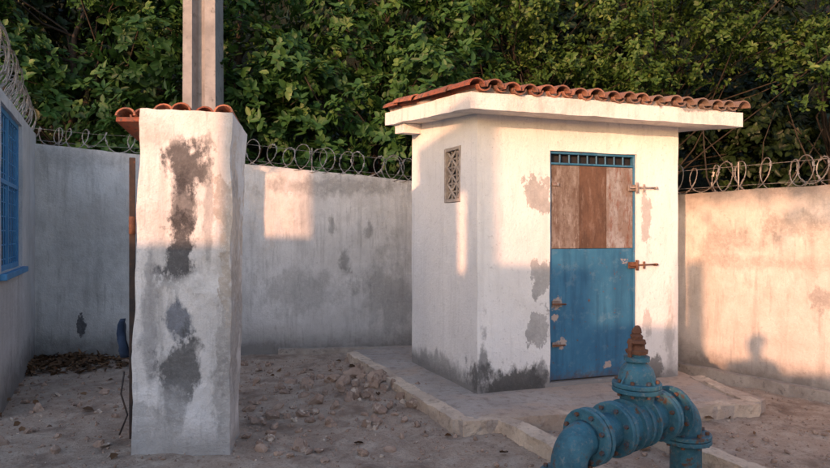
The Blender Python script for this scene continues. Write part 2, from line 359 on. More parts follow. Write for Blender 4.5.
# door
def dp(t,z,off):
    p=A+fd*t; return Vector((p.x,p.y,z))-fn*(-off)
s=NB('blue_door_paint'); a=s.noise(3,6,.65); b=s.noise(22,6,.7); z=s.sep()[2]
c=s.mix(s.rng(a,.4,.65),(.024,.125,.235),(.04,.165,.285))
c=s.mix(s.math('MULTIPLY',s.rng(s.noise(4,5,.7,vec=s.mp((3,3,.3))),.46,.64),.7),c,(.015,.085,.17))
c=s.mix(s.math('MULTIPLY',s.rng(s.noise(9,6,.75),.54,.64),.4),c,(.12,.22,.30))
c=s.mix(s.rng(b,.63,.69),c,(.12,.055,.03))
c=s.mix(s.rng(s.math('ADD',s.math('MULTIPLY',z,2.2),s.math('MULTIPLY',b,.9)),.95,.6),c,(.09,.05,.035))
for (x,y,r) in ((558,304,.05),(563,344,.045),(556,318,.03),(634,262,.04),(615,370,.04)):
    c=s.mix(s.blob(P(x,y,5.55),(r,.3,r),s.math('MULTIPLY',s.math('SUBTRACT',b,.5),3.5),.3),c,(.36,.30,.27))
bluem=s.finish(c,.55,b,.2,.005,0,.4)
def rusty(name,a_,b_,c_,lo=.42,hi=.58,k3=.5):
    s=NB(name); n=s.noise(5,7,.7,vec=s.mp((1.6,1.6,.6))); m=s.noise(35,5,.7); k=s.noise(9,7,.75,vec=s.mp((2.5,2.5,.6),(1,4,2)))
    c=s.mix(s.rng(n,lo,hi),a_,b_); c=s.mix(s.math('MULTIPLY',s.rng(k,.52,.62),k3),c,c_); c=s.mix(s.math('MULTIPLY',s.rng(m,.5,.75),.6),c,(.07,.04,.03))
    return s.finish(c,.88,s.math('ADD',n,m),.4,.008)
ru1=rusty('rusted_sheet_pale',(.21,.175,.155),(.13,.09,.07),(.33,.30,.28),k3=.7)
ru2=rusty('rusted_sheet_brown',(.13,.075,.052),(.085,.05,.036),(.22,.16,.13))
ru3=rusty('rusted_sheet_flaked',(.30,.295,.30),(.20,.155,.135),(.17,.075,.05),k3=.8)
rust=simple('rusty_iron',(.12,.055,.035),(.20,.095,.055),18,.9,c3=(.06,.03,.02))
W=dt1-dt0
zs=1.5-(249-234)/600*5.55; zt2=1.5-(165-234)/600*5.6
Z1=(0,0,1)
obox('door_lower_panel',dp(dt0+.012,dz0+.015,-.035),fd,-fn,Z1,(W-.024,.035,zs-dz0-.015),bluem,hut,.004)
w3=W-.024
for nm,m,a,b,of in (('door_upper_sheet_a',ru1,0,.345,-.033),('door_upper_sheet_b',ru2,.348,.665,-.030),('door_upper_sheet_c',ru3,.668,1,-.034)):
    obox(nm,dp(dt0+.012+w3*a,zs+.003,of),fd,-fn,Z1,(w3*(b-a),.03,zt2-zs-.006),m,hut,.003)
for (a,zz,dw,dh) in ((dt0+.003,dz0+.003,.022,dz1-dz0-.006),(dt1-.025,dz0+.003,.022,dz1-dz0-.006),(dt0+.025,dz1-.025,W-.050,.021),(dt0+.025,zt2+.002,W-.050,.018)):
    obox('door_frame',dp(a,zz,-.022),fd,-fn,Z1,(dw,.05,dh),bluem,hut,.003)
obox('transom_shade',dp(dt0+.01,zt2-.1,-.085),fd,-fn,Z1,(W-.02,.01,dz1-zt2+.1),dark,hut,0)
V=[];Fc=[]
for i in range(1,9):
    t=dt0+.03+(W-.06)*i/9; tube(V,Fc,[dp(t,zt2+.012,-.045),dp(t,dz1-.015,-.045)],[.008]*2,6)
mesh_obj('transom_bars',V,Fc,bluem,hut)
giron=simple('grey_iron',(.4,.37,.35),(.2,.13,.1),20,.7)
for y in (188,265):
    zz=1.5-(y-234)/600*5.82
    V=[];Fc=[]
    tube(V,Fc,[dp(dt1-.10,zz,.03),dp(dt1+.22,zz+.005,.03)],[.008]*2,8)
    tube(V,Fc,[dp(dt1-.02,zz-.05,.028),dp(dt1-.02,zz+.05,.028)],[.014]*2,8)
    tube(V,Fc,[dp(dt1+.06,zz-.035,.028),dp(dt1+.06,zz+.035,.028)],[.01]*2,8)
    tube(V,Fc,[dp(dt1+.2,zz,.0),dp(dt1+.2,zz+.003,.045)],[.013]*2,8)
    mesh_obj('hinge',V,Fc,rust if y>200 else giron,hut,True)
    obox('hinge_plate',dp(dt1-.10,zz-.03,.006),fd,-fn,Z1,(.09,.012,.06),rust if y>200 else ru3,hut,.002)
for (x,y,ww,hh) in ((563,184,.07,.03),(559,304,.10,.06),(564,345,.09,.045)):
    q=P(x,y,5.55); t=dt0+.035
    obox('latch_plate',dp(t,q.z-hh/2,-.012),fd,-fn,Z1,(ww,.014,hh),ru3,hut,.004)
    if y>200: tube_obj('latch_bolt',[dp(t-.01,q.z,.006),dp(t+ww+.03,q.z-.005,.006)],.008,rust,hut)
# pad around hut
pad=empty('concrete_apron')
pts=[G(347,352,.1),G(462,421,.1),G(757,403,.1),G(766,397,.1),G(695,376,.1)]
pl=[Vector((p.x,p.y,0)) for p in pts]+[Vector((2.6,7.0,0)),Vector((1.9,7.7,0)),Vector((-.15,7.6,0)),Vector((-.72,7.3,0))]
def poly_slab(name,pl,z0,z1,mat,parent,amp=.006):
    bm=bmesh.new(); vs=[bm.verts.new((p.x,p.y,z1)) for p in pl]; f=bm.faces.new(vs)
    r=bmesh.ops.extrude_face_region(bm,geom=[f]); 
    for v in r['geom']:
        if isinstance(v,bmesh.types.BMVert): v.co.z=z0
    bmesh.ops.triangulate(bm,faces=bm.faces)
    for it in range(5):
        es=[e_ for e_ in bm.edges if e_.calc_length()>.14]
        if not es: break
        bmesh.ops.subdivide_edges(bm,edges=es,cuts=1,use_grid_fill=False); bmesh.ops.triangulate(bm,faces=bm.faces)
    for v in bm.verts: v.co=disp(v.co,amp,3.5)
    bmesh.ops.recalc_face_normals(bm,faces=bm.faces)
    me=bpy.data.meshes.new(name); bm.to_mesh(me); bm.free(); me.materials.append(mat)
    return link(bpy.data.objects.new(name,me),parent)
def dusty(name,a_,b_,dirtc,dk_):
    s=NB(name); n=s.noise(3,7,.65); m=s.noise(14,6,.7); f=s.noise(70,4,.7)
    c=s.mix(s.rng(n,.4,.62),a_,b_); c=s.mix(s.rng(s.noise(1.8,7,.7,vec=s.mp((1,1,1),(3,3,3))),.46,.6),c,dirtc)
    c=s.mix(s.math('MULTIPLY',s.rng(m,.52,.64),.6),c,dk_); c=s.mix(s.math('MULTIPLY',s.rng(f,.5,.7),.5),c,tuple(x*.6 for x in a_))
    return s.finish(c,.96,s.math('ADD',s.math('ADD',n,m),s.math('MULTIPLY',f,.5)),.8,.025)
apm=dusty('apron_concrete',(.48,.43,.39),(.38,.335,.30),(.48,.38,.31),(.23,.19,.16))
kbm=dusty('kerb_concrete',(.70,.58,.46),(.56,.46,.365),(.46,.37,.30),(.26,.20,.16))
poly_slab('apron_slab',pl,-.05,.088,apm,pad)
def kerb(name,pts,wd,z0,z1,mat,parent):
    for i in range(len(pts)-1):
        a=Vector((pts[i].x,pts[i].y,0)); b=Vector((pts[i+1].x,pts[i+1].y,0)); d=(b-a).normalized(); n_=Vector((-d.y,d.x,0))*wd/2
        rough_box(name,prism([a-n_,b-n_,b+n_,a+n_],z0,z1+.002*i),mat,parent,.04,.020,5.5)
kerb('edge_strip',[pts[0]+Vector((.06,0,0)),pts[1]+Vector((.0,.06,0)),pts[2]+Vector((0,.06,0)),pts[4]],.13,-.06,.100,kbm,pad)
ke=empty('drain_kerb')
kerb('kerb_run',[G(500,416,.1),G(560,446,.1),G(640,484,.1),G(700,512,.1)],.11,-.06,.10,kbm,ke)
kerb('kerb_return',[G(640,421,.1),G(692,443,.1),G(775,472,.1),G(850,498,.1)],.12,-.06,.095,kbm,ke)

# ---------------- pillar
pil=empty('gate_pillar')
dkp=(.055,.055,.06)
pm=plaster('pillar_plaster',(.79,.77,.755),(.54,.52,.50),mold=(.19,.18,.17),dirt_lo=.46,dirt_hi=.62,mold_z=.2,mold_amt=.6,streak=.6,speck=.35,
  patches=[(P(186,166,4.1),(.115,.3,.20),dkp,.9,.45),(P(183,205,4.1),(.085,.3,.18),dkp,.8,.6),(P(182,255,4.1),(.12,.3,.24),dkp,.92,.45),(P(176,325,4.1),(.09,.3,.16),(.08,.10,.14),.8,.5),
    (P(180,362,4.1),(.13,.3,.18),(.09,.09,.09),.88,.5),(P(170,405,4.1),(.10,.3,.12),(.2,.2,.2),.6,.6),(P(150,320,4.1),(.05,.3,.4),(.22,.22,.23),.6,.7),(P(208,225,4.1),(.03,.3,.4),(.2,.2,.2),.5,.5),(P(243,240,4.3),(.09,.5,.55),(.68,.57,.47),.85,.3),(P(234,330,4.2),(.08,.4,.40),(.36,.34,.32),.7,.3),(P(205,285,4.1),(.2,.3,.10),(.80,.79,.78),.8,.4),  # cream side blob: bare plaster, brightened to paint in a sunlit strip
    (P(232,390,4.2),(.10,.4,.25),(.38,.36,.34),.6,.4),(P(150,420,4.1),(.2,.3,.15),(.45,.44,.43),.6,.4),(P(150,130,4.1),(.3,.3,.08),(.6,.58,.55),.5,.5),(P(222,190,4.1),(.05,.3,.14),(.50,.45,.41),.9,.15),(P(226,270,4.1),(.05,.3,.28),(.52,.46,.40),.9,.15)])
y0=4.1;y1=4.5
fl=P(130,450,y0); fr=P(229,450,y0); tl=P(141,108,y0); tr=P(232,110,y0)
bl=Vector((fl.x-.02,y1,-.05)); br=Vector((P(239,400,y1).x,y1,-.05))
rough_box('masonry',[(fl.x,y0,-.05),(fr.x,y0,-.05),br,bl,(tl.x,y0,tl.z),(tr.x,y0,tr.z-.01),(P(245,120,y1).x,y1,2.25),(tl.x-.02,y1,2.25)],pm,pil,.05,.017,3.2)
axp=Vector((0,1,-.26)).normalized(); upp=Vector((0,.26,1)).normalized()
o1=Vector((tl.x-.13,y0+.012,2.30))
tiles('tile_overhang',o1,Vector((1,0,0)),axp,upp,2,.140,3,.30,tm,pil,.068,lift=.03)
tiles('tile_cap',o1+Vector((.28,.0,.0)),Vector((1,0,0)),axp,upp,4,.130,1,.36,tm,pil,.066,lift=.045)
c8=[]
for z in (-.02,.012):
    c8+=[o1+Vector((-.06,.03,0))+upp*z,Vector((tl.x+.04,o1.y+.03,o1.z))+upp*z,Vector((tl.x+.04,o1.y+.03,o1.z))+axp*.88+upp*z,o1+Vector((-.06,.03,0))+axp*.88+upp*z]
rough_box('cap_boarding',c8,tm,pil,.06,.006)
gate=empty('iron_gate')
irn=simple('dark_iron',(.035,.03,.03),(.07,.045,.035),14,.7,c3=(.16,.07,.04),lo3=.6,hi3=.7)
hd=Vector((-.475,1,0)).normalized(); h0=Vector((P(134,300,4.16).x-.012,4.16,0)); sx=Vector((hd.y,-hd.x,0))
def gp(l,z,o=0): return h0+hd*l+sx*o+Vector((0,0,z))
for l in (0,.55,1.10): obox('gate_stile',gp(l,.08,-.02),hd,sx,Z1,(.04,.04,1.95),irn,gate,.004)
for z in (.08,.7,1.35,1.99): obox('gate_rail',gp(.041,z,-.018),hd,sx,Z1,(.508,.036,.04),irn,gate,.004); obox('gate_rail',gp(.592,z,-.018),hd,sx,Z1,(.507,.036,.04),irn,gate,.004)
V=[];Fc=[]
for i in range(1,10): tube(V,Fc,[gp(.11*i+.02,.1,0),gp(.11*i+.02,2.0,0)],[.007]*2,6)
mesh_obj('gate_bars',V,Fc,irn,gate)
rag=simple('dark_blue_cloth',(.02,.035,.07),(.035,.06,.11),9,.95)
a_=gp(.22,.60,-.085); b_=gp(.42,.60,-.075)
rough_box('hanging_rag',[a_,b_,b_+sx*.05,a_+sx*.05]+[v+Vector((0,0,.27)) for v in (a_,b_,b_+sx*.03,a_+sx*.03)],rag,gate,.03,.028,9,True)
tube_obj('hinge_pin',[gp(-.03,1.5,.0),gp(-.03,1.62,.0)],.022,rust,gate)
tube_obj('hanging_wire',[gp(0,.55,-.05),gp(0,.4,-.07),gp(0,.25,-.03),gp(0,.12,-.08)],.006,irn,gate)

# ---------------- utility pole
up_=empty('utility_pole'); polem=simple('pole_concrete',(.29,.285,.29),(.20,.195,.20),3,.95,bs=.5,bd=.01,c3=(.12,.12,.12),lo3=.58,hi3=.70,s3=9)
yp=8.45; sc=yp/F
xl=(183-CX)*sc
prof=[(0,0),(.15,0),(.19,.17),(.33,.17),(.36,0),(.53,0),(.53,.42),(.36,.42),(.33,.26),(.19,.26),(.15,.42),(0,.42)]
V=[];Fc=[];NN=14
for k in range(NN):
    z=-.1+k*.75; s_=.92-.014*z
    for (a,b) in prof: V.append(Vector((xl+.225+(a-.265)*s_,yp+b*s_,z)))
m=len(prof)
for k in range(NN-1):
    for i in range(m): Fc.append((k*m+i,k*m+(i+1)%m,(k+1)*m+(i+1)%m,(k+1)*m+i))
Fc.append(tuple(range((NN-1)*m,NN*m)))
o=mesh_obj('shaft',V,Fc,polem,up_); fixn(o)

# ---------------- razor wire
wirem=simple('galvanised_wire',(.30,.285,.27),(.16,.13,.11),20,.5,.3,lo=.45,hi=.6)
def coil(name,p0,p1,r,pitch,wob=.03,th=.005,seed=1,r1=None,depth=.45):
    rd_=random.Random(seed); p0=Vector(p0);p1=Vector(p1); d=(p1-p0); L=d.length; d.normalize()
    side=d.cross(Vector((0,0,1))).normalized(); upv=side.cross(d)
    turns=L/pitch; N=int(turns*26); pts=[]; ph=rd_.random()*6
    nn=int(turns)+3
    rs=[rd_.uniform(.75,1.15) for _ in range(nn)]; sh=[rd_.uniform(-.65,.65)*pitch for _ in range(nn)]; tl_=[rd_.uniform(-.4,.4) for _ in range(nn)]
    for i in range(N+1):
        t=i/26; k=int(t); f=t-k; rr=(rs[k]*(1-f)+rs[k+1]*f)*(r+((r1 or r)-r)*i/N); s_=(sh[k]*(1-f)+sh[k+1]*f); tt=(tl_[k]*(1-f)+tl_[k+1]*f)
        a=2*math.pi*t+ph
        pts.append(p0+d*(pitch*t+s_+math.cos(a)*rr*.82)+side*(math.cos(a+.6+tt)*rr*depth)+upv*(math.sin(a)*rr+mn.noise(Vector((t*.7,seed,0)))*wob))
    V=[];Fc=[]; tube(V,Fc,pts,[th]*len(pts),5)
    for i in range(2,len(pts)-2,3):
        p=pts[i]; t=(pts[i+1]-pts[i-1]).normalized(); q=Vector((rd_.gauss(0,1),rd_.gauss(0,1),rd_.gauss(0,1))).cross(t).normalized()
        k=len(V); V+= [p-t*.024+q*.013,p-t*.004,p-t*.024-q*.013,p+t*.024+q*.013,p+t*.004,p+t*.024-q*.013]
        Fc+=[(k,k+1,k+2),(k+3,k+4,k+5),(k+1,k,k+3,k+4)]
    e_=empty(name); mesh_obj('coil',V,Fc,wirem,e_,False)
    V=[];Fc=[]
    for z_ in (-r*.5,r*.7): tube(V,Fc,[p0+Vector((0,0,z_)),p0.lerp(p1,.5)+Vector((0,0,z_-.015)),p1+Vector((0,0,z_))],[.0025]*3,5)
    k=.3
    while k<L:
        q=p0+d*k; tube(V,Fc,[q-Vector((0,0,r+.05)),q+Vector((0,0,r*.9))],[.008]*2,6); k+=1.6
    mesh_obj('supports',V,Fc,wirem,e_)
coil('razor_wire',Vector((-3.2,7.47,2.47+.16)),Vector((.1,7.85,2.18+.14)),.165,.19,seed=3)
coil('razor_wire',Vector((.2,7.86,2.30)),Vector((2.0,8.0,2.12)),.16,.2,seed=5)
rw0=r0-rd*1.3-nrm*.08; rw1=r0+rd*5-nrm*.08
coil('razor_wire',rw0+Vector((0,0,2.09)),rw1+Vector((0,0,2.09)),.165,.17,seed=9)
coil('razor_wire',wl(.3,2.80,-.05),wl(2.9,3.02,-.1),.17,.085,seed=12,r1=.28,wob=.06,th=.005)
coil('razor_wire',Vector((-4.7,7.4,2.72)),Vector((-3.3,7.5,2.62)),.12,.2,seed=15)

# ---------------- valve assembly
val=empty('gate_valve')
s=NB('blue_cast_iron'); a=s.noise(6,6,.65); b=s.noise(40,5,.7)
c=s.mix(s.rng(a,.4,.62),(.028,.115,.165),(.05,.165,.22)); c=s.mix(s.rng(b,.54,.68),c,(.14,.19,.21)); c=s.mix(s.rng(s.noise(12,6,.72),.56,.64),c,(.11,.065,.045))
c=s.mix(s.math('MULTIPLY',s.rng(s.noise(9,6,.75,vec=s.mp((1,1,1),(4,4,4))),.5,.62),.5),c,(.02,.06,.09))
cim=s.finish(c,.6,s.math('ADD',a,b),.6,.01,0,.35)
ax0=P(584,432,3.12); ax1=P(674,415,3.62)
ax1.z=ax0.z=.44
vx=(ax1-ax0).normalized(); vz=Vector((0,0,1)); vy=vz.cross(vx)
def MM(o,x,y,z): 
    M=Matrix.Identity(4)
    for i,v in enumerate((x,y,z)): 
        for j in range(3): M[j][i]=v[j]
    M.translation=o; return M
L=(ax1-ax0).length
M=MM(ax0,vx,vy,vz)
VB=[];FB=[]
def flange(V,Fc,M,a,R,th,bolts=8,br=.012,bR=.82):
    lathe(V,Fc,M,[(a-th/2,R*.6),(a-th/2,R-.004),(a-th/2+.004,R),(a+th/2-.004,R),(a+th/2,R-.004),(a+th/2,R*.6)])
    for k in range(bolts):
        t=2*math.pi*(k+.5)/bolts
        o_=M@Vector((a-th/2-.018,R*bR*math.cos(t),R*bR*math.sin(t)))
        M2=M.copy(); M2.translation=o_
        lathe(VB,FB,M2,[(0,br),(.016,br),(.0161,br*.6),(th+.02,br*.6),(th+.0201,br),(th+.036,br)],6)
V=[];Fc=[]
pr=.088
lathe(V,Fc,M,[(0,pr),(.12,pr),(L*.30,pr+.005),(L*.38,pr+.03),(L*.5,pr+.045),(L*.62,pr+.03),(L*.70,pr+.005),(L,pr)],32)
for a in (.02,.055,L*.27,L*.27+.032,L*.78,L*.78+.032,L-.03): flange(V,Fc,M,a,.148,.026)
for a in (L*.42,L*.5,L*.58): lathe(V,Fc,M,[(a-.008,pr+.03),(a-.008,pr+.055),(a+.008,pr+.055),(a+.008,pr+.03)],32)
mesh_obj('valve_body',V,Fc,cim,val,False)
cb=M@Vector((L*.55,0,0)); 
MBn=MM(cb,vz,vx,vy)
V=[];Fc=[]
lathe(V,Fc,MBn,[(.05,.085),(.12,.09),(.17,.10)],28)
flange(V,Fc,MBn,.185,.135,.026,8); flange(V,Fc,MBn,.214,.135,.026,8)
lathe(V,Fc,MBn,[(.225,.105),(.26,.10),(.30,.088),(.325,.066),(.34,.05),(.36,.045)],28)
lathe(V,Fc,MBn,[(.345,.07),(.37,.07),(.371,.045),(.385,.045)],24)
for t in range(4):
    a_=t*math.pi/2+.5; d_=Vector((math.cos(a_),math.sin(a_),0)); p_=cb+vz*.228
    q_=d_.cross(vz)*.006
    k=len(V); tri=[p_+d_*.08,p_+d_*.125,p_+vz*.11+d_*.05]
    for sg in (-1,1):
        for x_ in tri: V.append(x_+q_*sg)
    Fc+=[(k,k+1,k+2),(k+3,k+5,k+4),(k,k+3,k+4,k+1),(k+1,k+4,k+5,k+2),(k+2,k+5,k+3,k)]
mesh_obj('bonnet',V,Fc,cim,val,False)
V=[];Fc=[]
lathe(V,Fc,MBn,[(.386,.058),(.405,.062),(.411,.040),(.43,.036),(.445,.052),(.462,.046),(.464,.030),(.485,.034),(.50,.022),(.503,.03),(.525,.024),(.54,.012)],11)
for t in (0.6,3.7): 
    tube(V,Fc,[cb+vz*.36+Vector((math.cos(t)*.06,math.sin(t)*.06,0)),cb+vz*.45+Vector((math.cos(t)*.055,math.sin(t)*.055,0))],[.012]*2,6)
mesh_obj('stem',[disp(v,.006,22) for v in V],Fc,rust,val,False)
def elbow(name,p,dirx,turn,R,seg=12,drop=.6,r=pr):
    pts=[p]; 
    for i in range(1,seg+1):
        t=math.pi/2*i/seg; pts.append(p+dirx*(R*math.sin(t))+turn*(R*(1-math.cos(t))))
    end=pts[-1]; pts.append(end+turn*drop)
    V=[];Fc=[]; tube(V,Fc,pts,[r*1.06]+[r*1.04]*(len(pts)-1),28)
    mesh_obj(name,V,Fc,cim,val,True)
    V=[];Fc=[]
    Mx=MM(end+turn*.04,turn,dirx,turn.cross(dirx)); flange(V,Fc,Mx,0,.148,.026); flange(V,Fc,Mx,.03,.148,.026)
    return mesh_obj(name+'_flange',V,Fc,cim,val,False)
elbow('outlet_elbow',ax1,vx,Vector((0,0,-1)),.13)
elbow('inlet_elbow',ax0,-vx,(Vector((0,0,-1))).normalized(),.12)
boltm=simple('bolt_iron',(.06,.09,.12),(.14,.065,.035),30,.7,lo=.42,hi=.52)
mesh_obj('flange_bolts',VB,FB,boltm,val,False)

# ---------------- rubble and litter
def stones(name,plist,mat):
    bm=bmesh.new()
    for (x,y,r) in plist:
        mtx=Matrix.Translation((x,y,gz(x,y)+r*.22))@Matrix.Rotation(random.random()*6,4,Vector((random.random(),random.random(),random.random()+.1)).normalized())@Matrix.Diagonal((r,r*random.uniform(.6,1),r*random.uniform(.45,.8),1))
        g=bmesh.ops.create_icosphere(bm,subdivisions=2 if r>.02 else 1,radius=1,matrix=mtx)
        off=Vector((random.random()*50,0,0))
        for v in g['verts']:
            dlt=mn.noise(v.co*(1.1/r)+off)+.5*mn.noise(v.co*(2.8/r)+off); v.co+= (v.co-mtx.translation)*dlt*.75
    me=bpy.data.meshes.new(name); bm.to_mesh(me); bm.free(); me.materials.append(mat); return link(bpy.data.objects.new(name,me))
stm=simple('rubble_stone',(.40,.29,.225),(.17,.12,.095),4,.95,bs=.7,bd=.01,c3=(.55,.46,.38),lo3=.57,hi3=.63,s3=4)
pl_=[]
for i in range(110):
    q=(random.gauss(-.55,.5),random.gauss(5.75,.5)); pl_.append((*q,.012+.07*random.random()**2.2))
for i in range(90):
    q=(random.gauss(-.5,.6),random.gauss(4.9,.5)); 
    if q[0]<.15: pl_.append((*q,.01+.05*random.random()**2))
for i in range(320):
    pl_.append((random.uniform(-4,-.1),random.uniform(4,7.1),.012+.045*random.random()**3))
for i in range(70):
    pl_.append((random.uniform(.3,3.6),random.uniform(3.9,4.6),.01+.02*random.random()**2))
for x,y,r in ((270,438,.045),(293,420,.03),(418,425,.045),(390,408,.05),(335,408,.05),(325,395,.04),(246,437,.035),(380,385,.11),(345,392,.08),(365,372,.07),(300,440,.03),(352,383,.10),(395,378,.06),(370,395,.06)):
    g=G(x,y); pl_.append((g.x,g.y,r))
stones('rubble',pl_,stm)
pl_=[]
for i in range(3200):
    x=random.uniform(-4.6,3.4); y=random.uniform(3.2,7.3)
    pl_.append((x,y,random.uniform(.004,.014)*(1.6 if random.random()<.08 else 1)))
stones('gravel',pl_,stm)
def leaf_mesh(name,P0,AX,NR,LEN,WID,mat,parent,val_=None,fold=.25):
    n=len(P0); AX=AX/np.linalg.norm(AX,axis=1,keepdims=True); NR=NR-AX*np.sum(AX*NR,1,keepdims=True); NR/=np.linalg.norm(NR,axis=1,keepdims=True)+1e-9
    SD=np.cross(AX,NR); LEN=LEN[:,None]; WID=WID[:,None]
    v=np.empty((n,6,3),np.float32)
    v[:,0]=P0; v[:,1]=P0+AX*LEN*.35+SD*WID+NR*WID*fold; v[:,2]=P0+AX*LEN*.72+SD*WID*.8+NR*(WID*fold-.08*LEN)
    v[:,3]=P0+AX*LEN-NR*LEN*.16
    v[:,4]=P0+AX*LEN*.72-SD*WID*.8+NR*(WID*fold-.08*LEN); v[:,5]=P0+AX*LEN*.35-SD*WID+NR*WID*fold
    idx=(np.arange(n)*6)[:,None]; q=np.concatenate([idx+np.array([0,1,2,3]),idx+np.array([0,3,4,5])],1).reshape(-1).astype(np.int32)
    me=bpy.data.meshes.new(name); me.vertices.add(n*6); me.vertices.foreach_set('co',v.reshape(-1))
    me.loops.add(n*8); me.loops.foreach_set('vertex_index',q); me.polygons.add(n*2); me.polygons.foreach_set('loop_start',np.arange(n*2,dtype=np.int32)*4)
    me.polygons.foreach_set('loop_total',np.full(n*2,4,np.int32)); me.update(calc_edges=True)
    at=me.attributes.new('lv','FLOAT','POINT'); at.data.foreach_set('value',np.repeat(val_ if val_ is not None else rng.random(n),6).astype(np.float32))
    me.materials.append(mat); return link(bpy.data.objects.new(name,me),parent)
def leafm(name,a,b,c,trans=.3,rough=.5):
    s=NB(name); at=s.n.new('ShaderNodeAttribute'); at.attribute_name='lv'
    col=s.mix(s.rng(at.outputs['Fac'],0,.6),a,b); col=s.mix(s.rng(at.outputs['Fac'],.8,1),col,c)
    s.finish(col,rough,None,spec=.3)
    tr=s.n.new('ShaderNodeBsdfTranslucent'); s.l.new(col,tr.inputs['Color']); mx=s.n.new('ShaderNodeMixShader'); mx.inputs[0].default_value=trans
    s.l.new(s.b.outputs[0],mx.inputs[1]); s.l.new(tr.outputs[0],mx.inputs[2]); s.l.new(mx.outputs[0],s.out.inputs['Surface']); return s.m
dry=leafm('dry_leaf',(.06,.035,.02),(.13,.07,.035),(.22,.13,.07),.1,.8)
n=780; X=np.concatenate([rng.normal(-4.0,.45,720),rng.uniform(-4,3,60)]); Y=np.concatenate([rng.normal(6.95,.22,720),rng.uniform(4,7.2,60)])
Y=np.minimum(Y,7.2); X=np.maximum(X,-4.6+(7.26-Y)*.5+.05)
Z=np.array([gz(float(a),float(b)) for a,b in zip(X,Y)])+rng.random(n)*.03+.008
leaf_mesh('leaf_litter',np.stack([X,Y,Z],1),np.stack([rng.normal(size=n),rng.normal(size=n),rng.normal(size=n)*.25],1),np.stack([rng.normal(size=n)*.4,rng.normal(size=n)*.4,np.ones(n)],1),rng.uniform(.05,.11,n),rng.uniform(.015,.03,n),dry,None)

# ---------------- trees
bark=simple('tree_bark',(.030,.024,.019),(.055,.044,.035),9,.95,bs=.7,bd=.02)
gl=leafm('broad_leaf_green',(.020,.055,.013),(.043,.108,.024),(.11,.18,.048),.22)
gs=leafm('small_leaf_green',(.028,.066,.013),(.064,.122,.024),(.15,.20,.048),.25)
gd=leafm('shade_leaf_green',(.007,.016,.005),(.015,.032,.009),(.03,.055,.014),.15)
def tree(base,top,clusters,mat,leaf=(.13,.032),tw=55,per=8,name='added_shade_tree',trunk_r=.10,twigs=True):
    e_=empty(name); V=[];Fc=[]; base=Vector(base); top=Vector(top)
    tp=[base.lerp(top,k/12)+Vector((mn.noise(Vector((base.x,k*.3,1)))*.35,mn.noise(Vector((base.x,k*.3,7)))*.3,0)) for k in range(13)]
    tube(V,Fc,tp,[trunk_r*(1-.05*k) for k in range(13)],9)
    PP=[];AA=[];NNr=[];LV=[]
    for (c_,r) in clusters:
        c_=Vector(c_)
        k=min(12,max(3,int(12*(c_.z-base.z)/(top.z-base.z+.01)*random.uniform(.55,.9)))); st=tp[k]
        m1=st.lerp(c_,.33)+Vector((random.uniform(-.25,.25),random.uniform(0,.5),random.uniform(-.2,.35)))
        m2=st.lerp(c_,.68)+Vector((random.uniform(-.25,.25),random.uniform(0,.3),random.uniform(-.15,.3)))
        tube(V,Fc,[st,m1,m2,c_],[trunk_r*.26,trunk_r*.19,trunk_r*.13,.01],6)
        nt=int(tw*(r/.7)**2)
        d_=rng.normal(size=(nt,3)); d_/=np.linalg.norm(d_,axis=1,keepdims=True)
        rad=r*(.45+.55*rng.random(nt)**.5)*(1+.25*np.sin(d_[:,0]*5+c_.x*3)*np.cos(d_[:,2]*4))
        tip=np.array(c_)+d_*rad[:,None]*np.array([1.1,1,.72])
        out=d_*.7+np.array([0,-.25,.45])+rng.normal(size=(nt,3))*.3; out/=np.linalg.norm(out,axis=1,keepdims=True)
        if twigs:
            for q in range(0,nt,4):
                tube(V,Fc,[c_.lerp(Vector(tip[q]),.5),Vector(tip[q])],[.006,.003],3,False)
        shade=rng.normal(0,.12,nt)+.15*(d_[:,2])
        for m_ in range(per):
            ang=2*math.pi*(m_/per)+rng.random(nt)*.8
            a1=np.cross(out,np.array([.3,.2,.9])); a1/=np.linalg.norm(a1,axis=1,keepdims=True); a2=np.cross(out,a1)
            rdv=a1*np.cos(ang)[:,None]+a2*np.sin(ang)[:,None]
            AA.append(rdv+out*rng.uniform(.1,.7,(nt,1))+rng.normal(size=(nt,3))*.15); NNr.append(out-rdv*.3+np.array([0,0,.25]))
            PP.append(tip+out*rng.uniform(-.06,.03,(nt,1))+rng.normal(size=(nt,3))*.02); LV.append(np.clip(rng.random(nt)*.8+shade+.1,0,1))
    o=mesh_obj('trunk_and_limbs',V,Fc,bark,e_,True)
    PP=np.concatenate(PP);n_=len(PP)
    leaf_mesh('foliage',PP,np.concatenate(AA),np.concatenate(NNr),rng.uniform(.6,1.25,n_)*leaf[0],rng.uniform(.7,1.25,n_)*leaf[1],mat,e_,np.concatenate(LV))
def rc(x0,x1,ya,yb,za,zb,n,ra=.45,rb=.85):
    return [((random.uniform(x0,x1) if i%2 else x0+(x1-x0)*((i*.618)%1),random.uniform(ya,yb),za+(zb-za)*((i*.381+random.uniform(-.1,.1))%1)),random.uniform(ra,rb)) for i in range(n)]
tree((-6.3,10.8,0),(-6.0,10.8,5.5),rc(-8.3,-4.4,8.9,10.8,2.2,6.4,34,.35,.85),gl,(.15,.042),name='added_shade_tree')
tree((-3.4,10.9,0),(-3.2,10.8,5.5),rc(-4.9,-1.6,9.1,10.8,2.2,6.4,32,.35,.85),gl,(.15,.042),name='added_shade_tree')
tree((-.9,10.8,0),(-.6,10.7,5.2),rc(-2.2,1.0,8.8,10.3,2.0,4.4,20,.35,.8)+rc(-2.2,1.0,9.6,11.0,4.0,6.8,18),gl,(.15,.042),name='added_shade_tree')
tree((2.4,12.2,0),(2.2,12,6),rc(.4,4.2,9.6,11.8,3.7,7.0,34,.35,.75),gs,(.095,.028),75,8,name='added_shade_tree',trunk_r=.08)
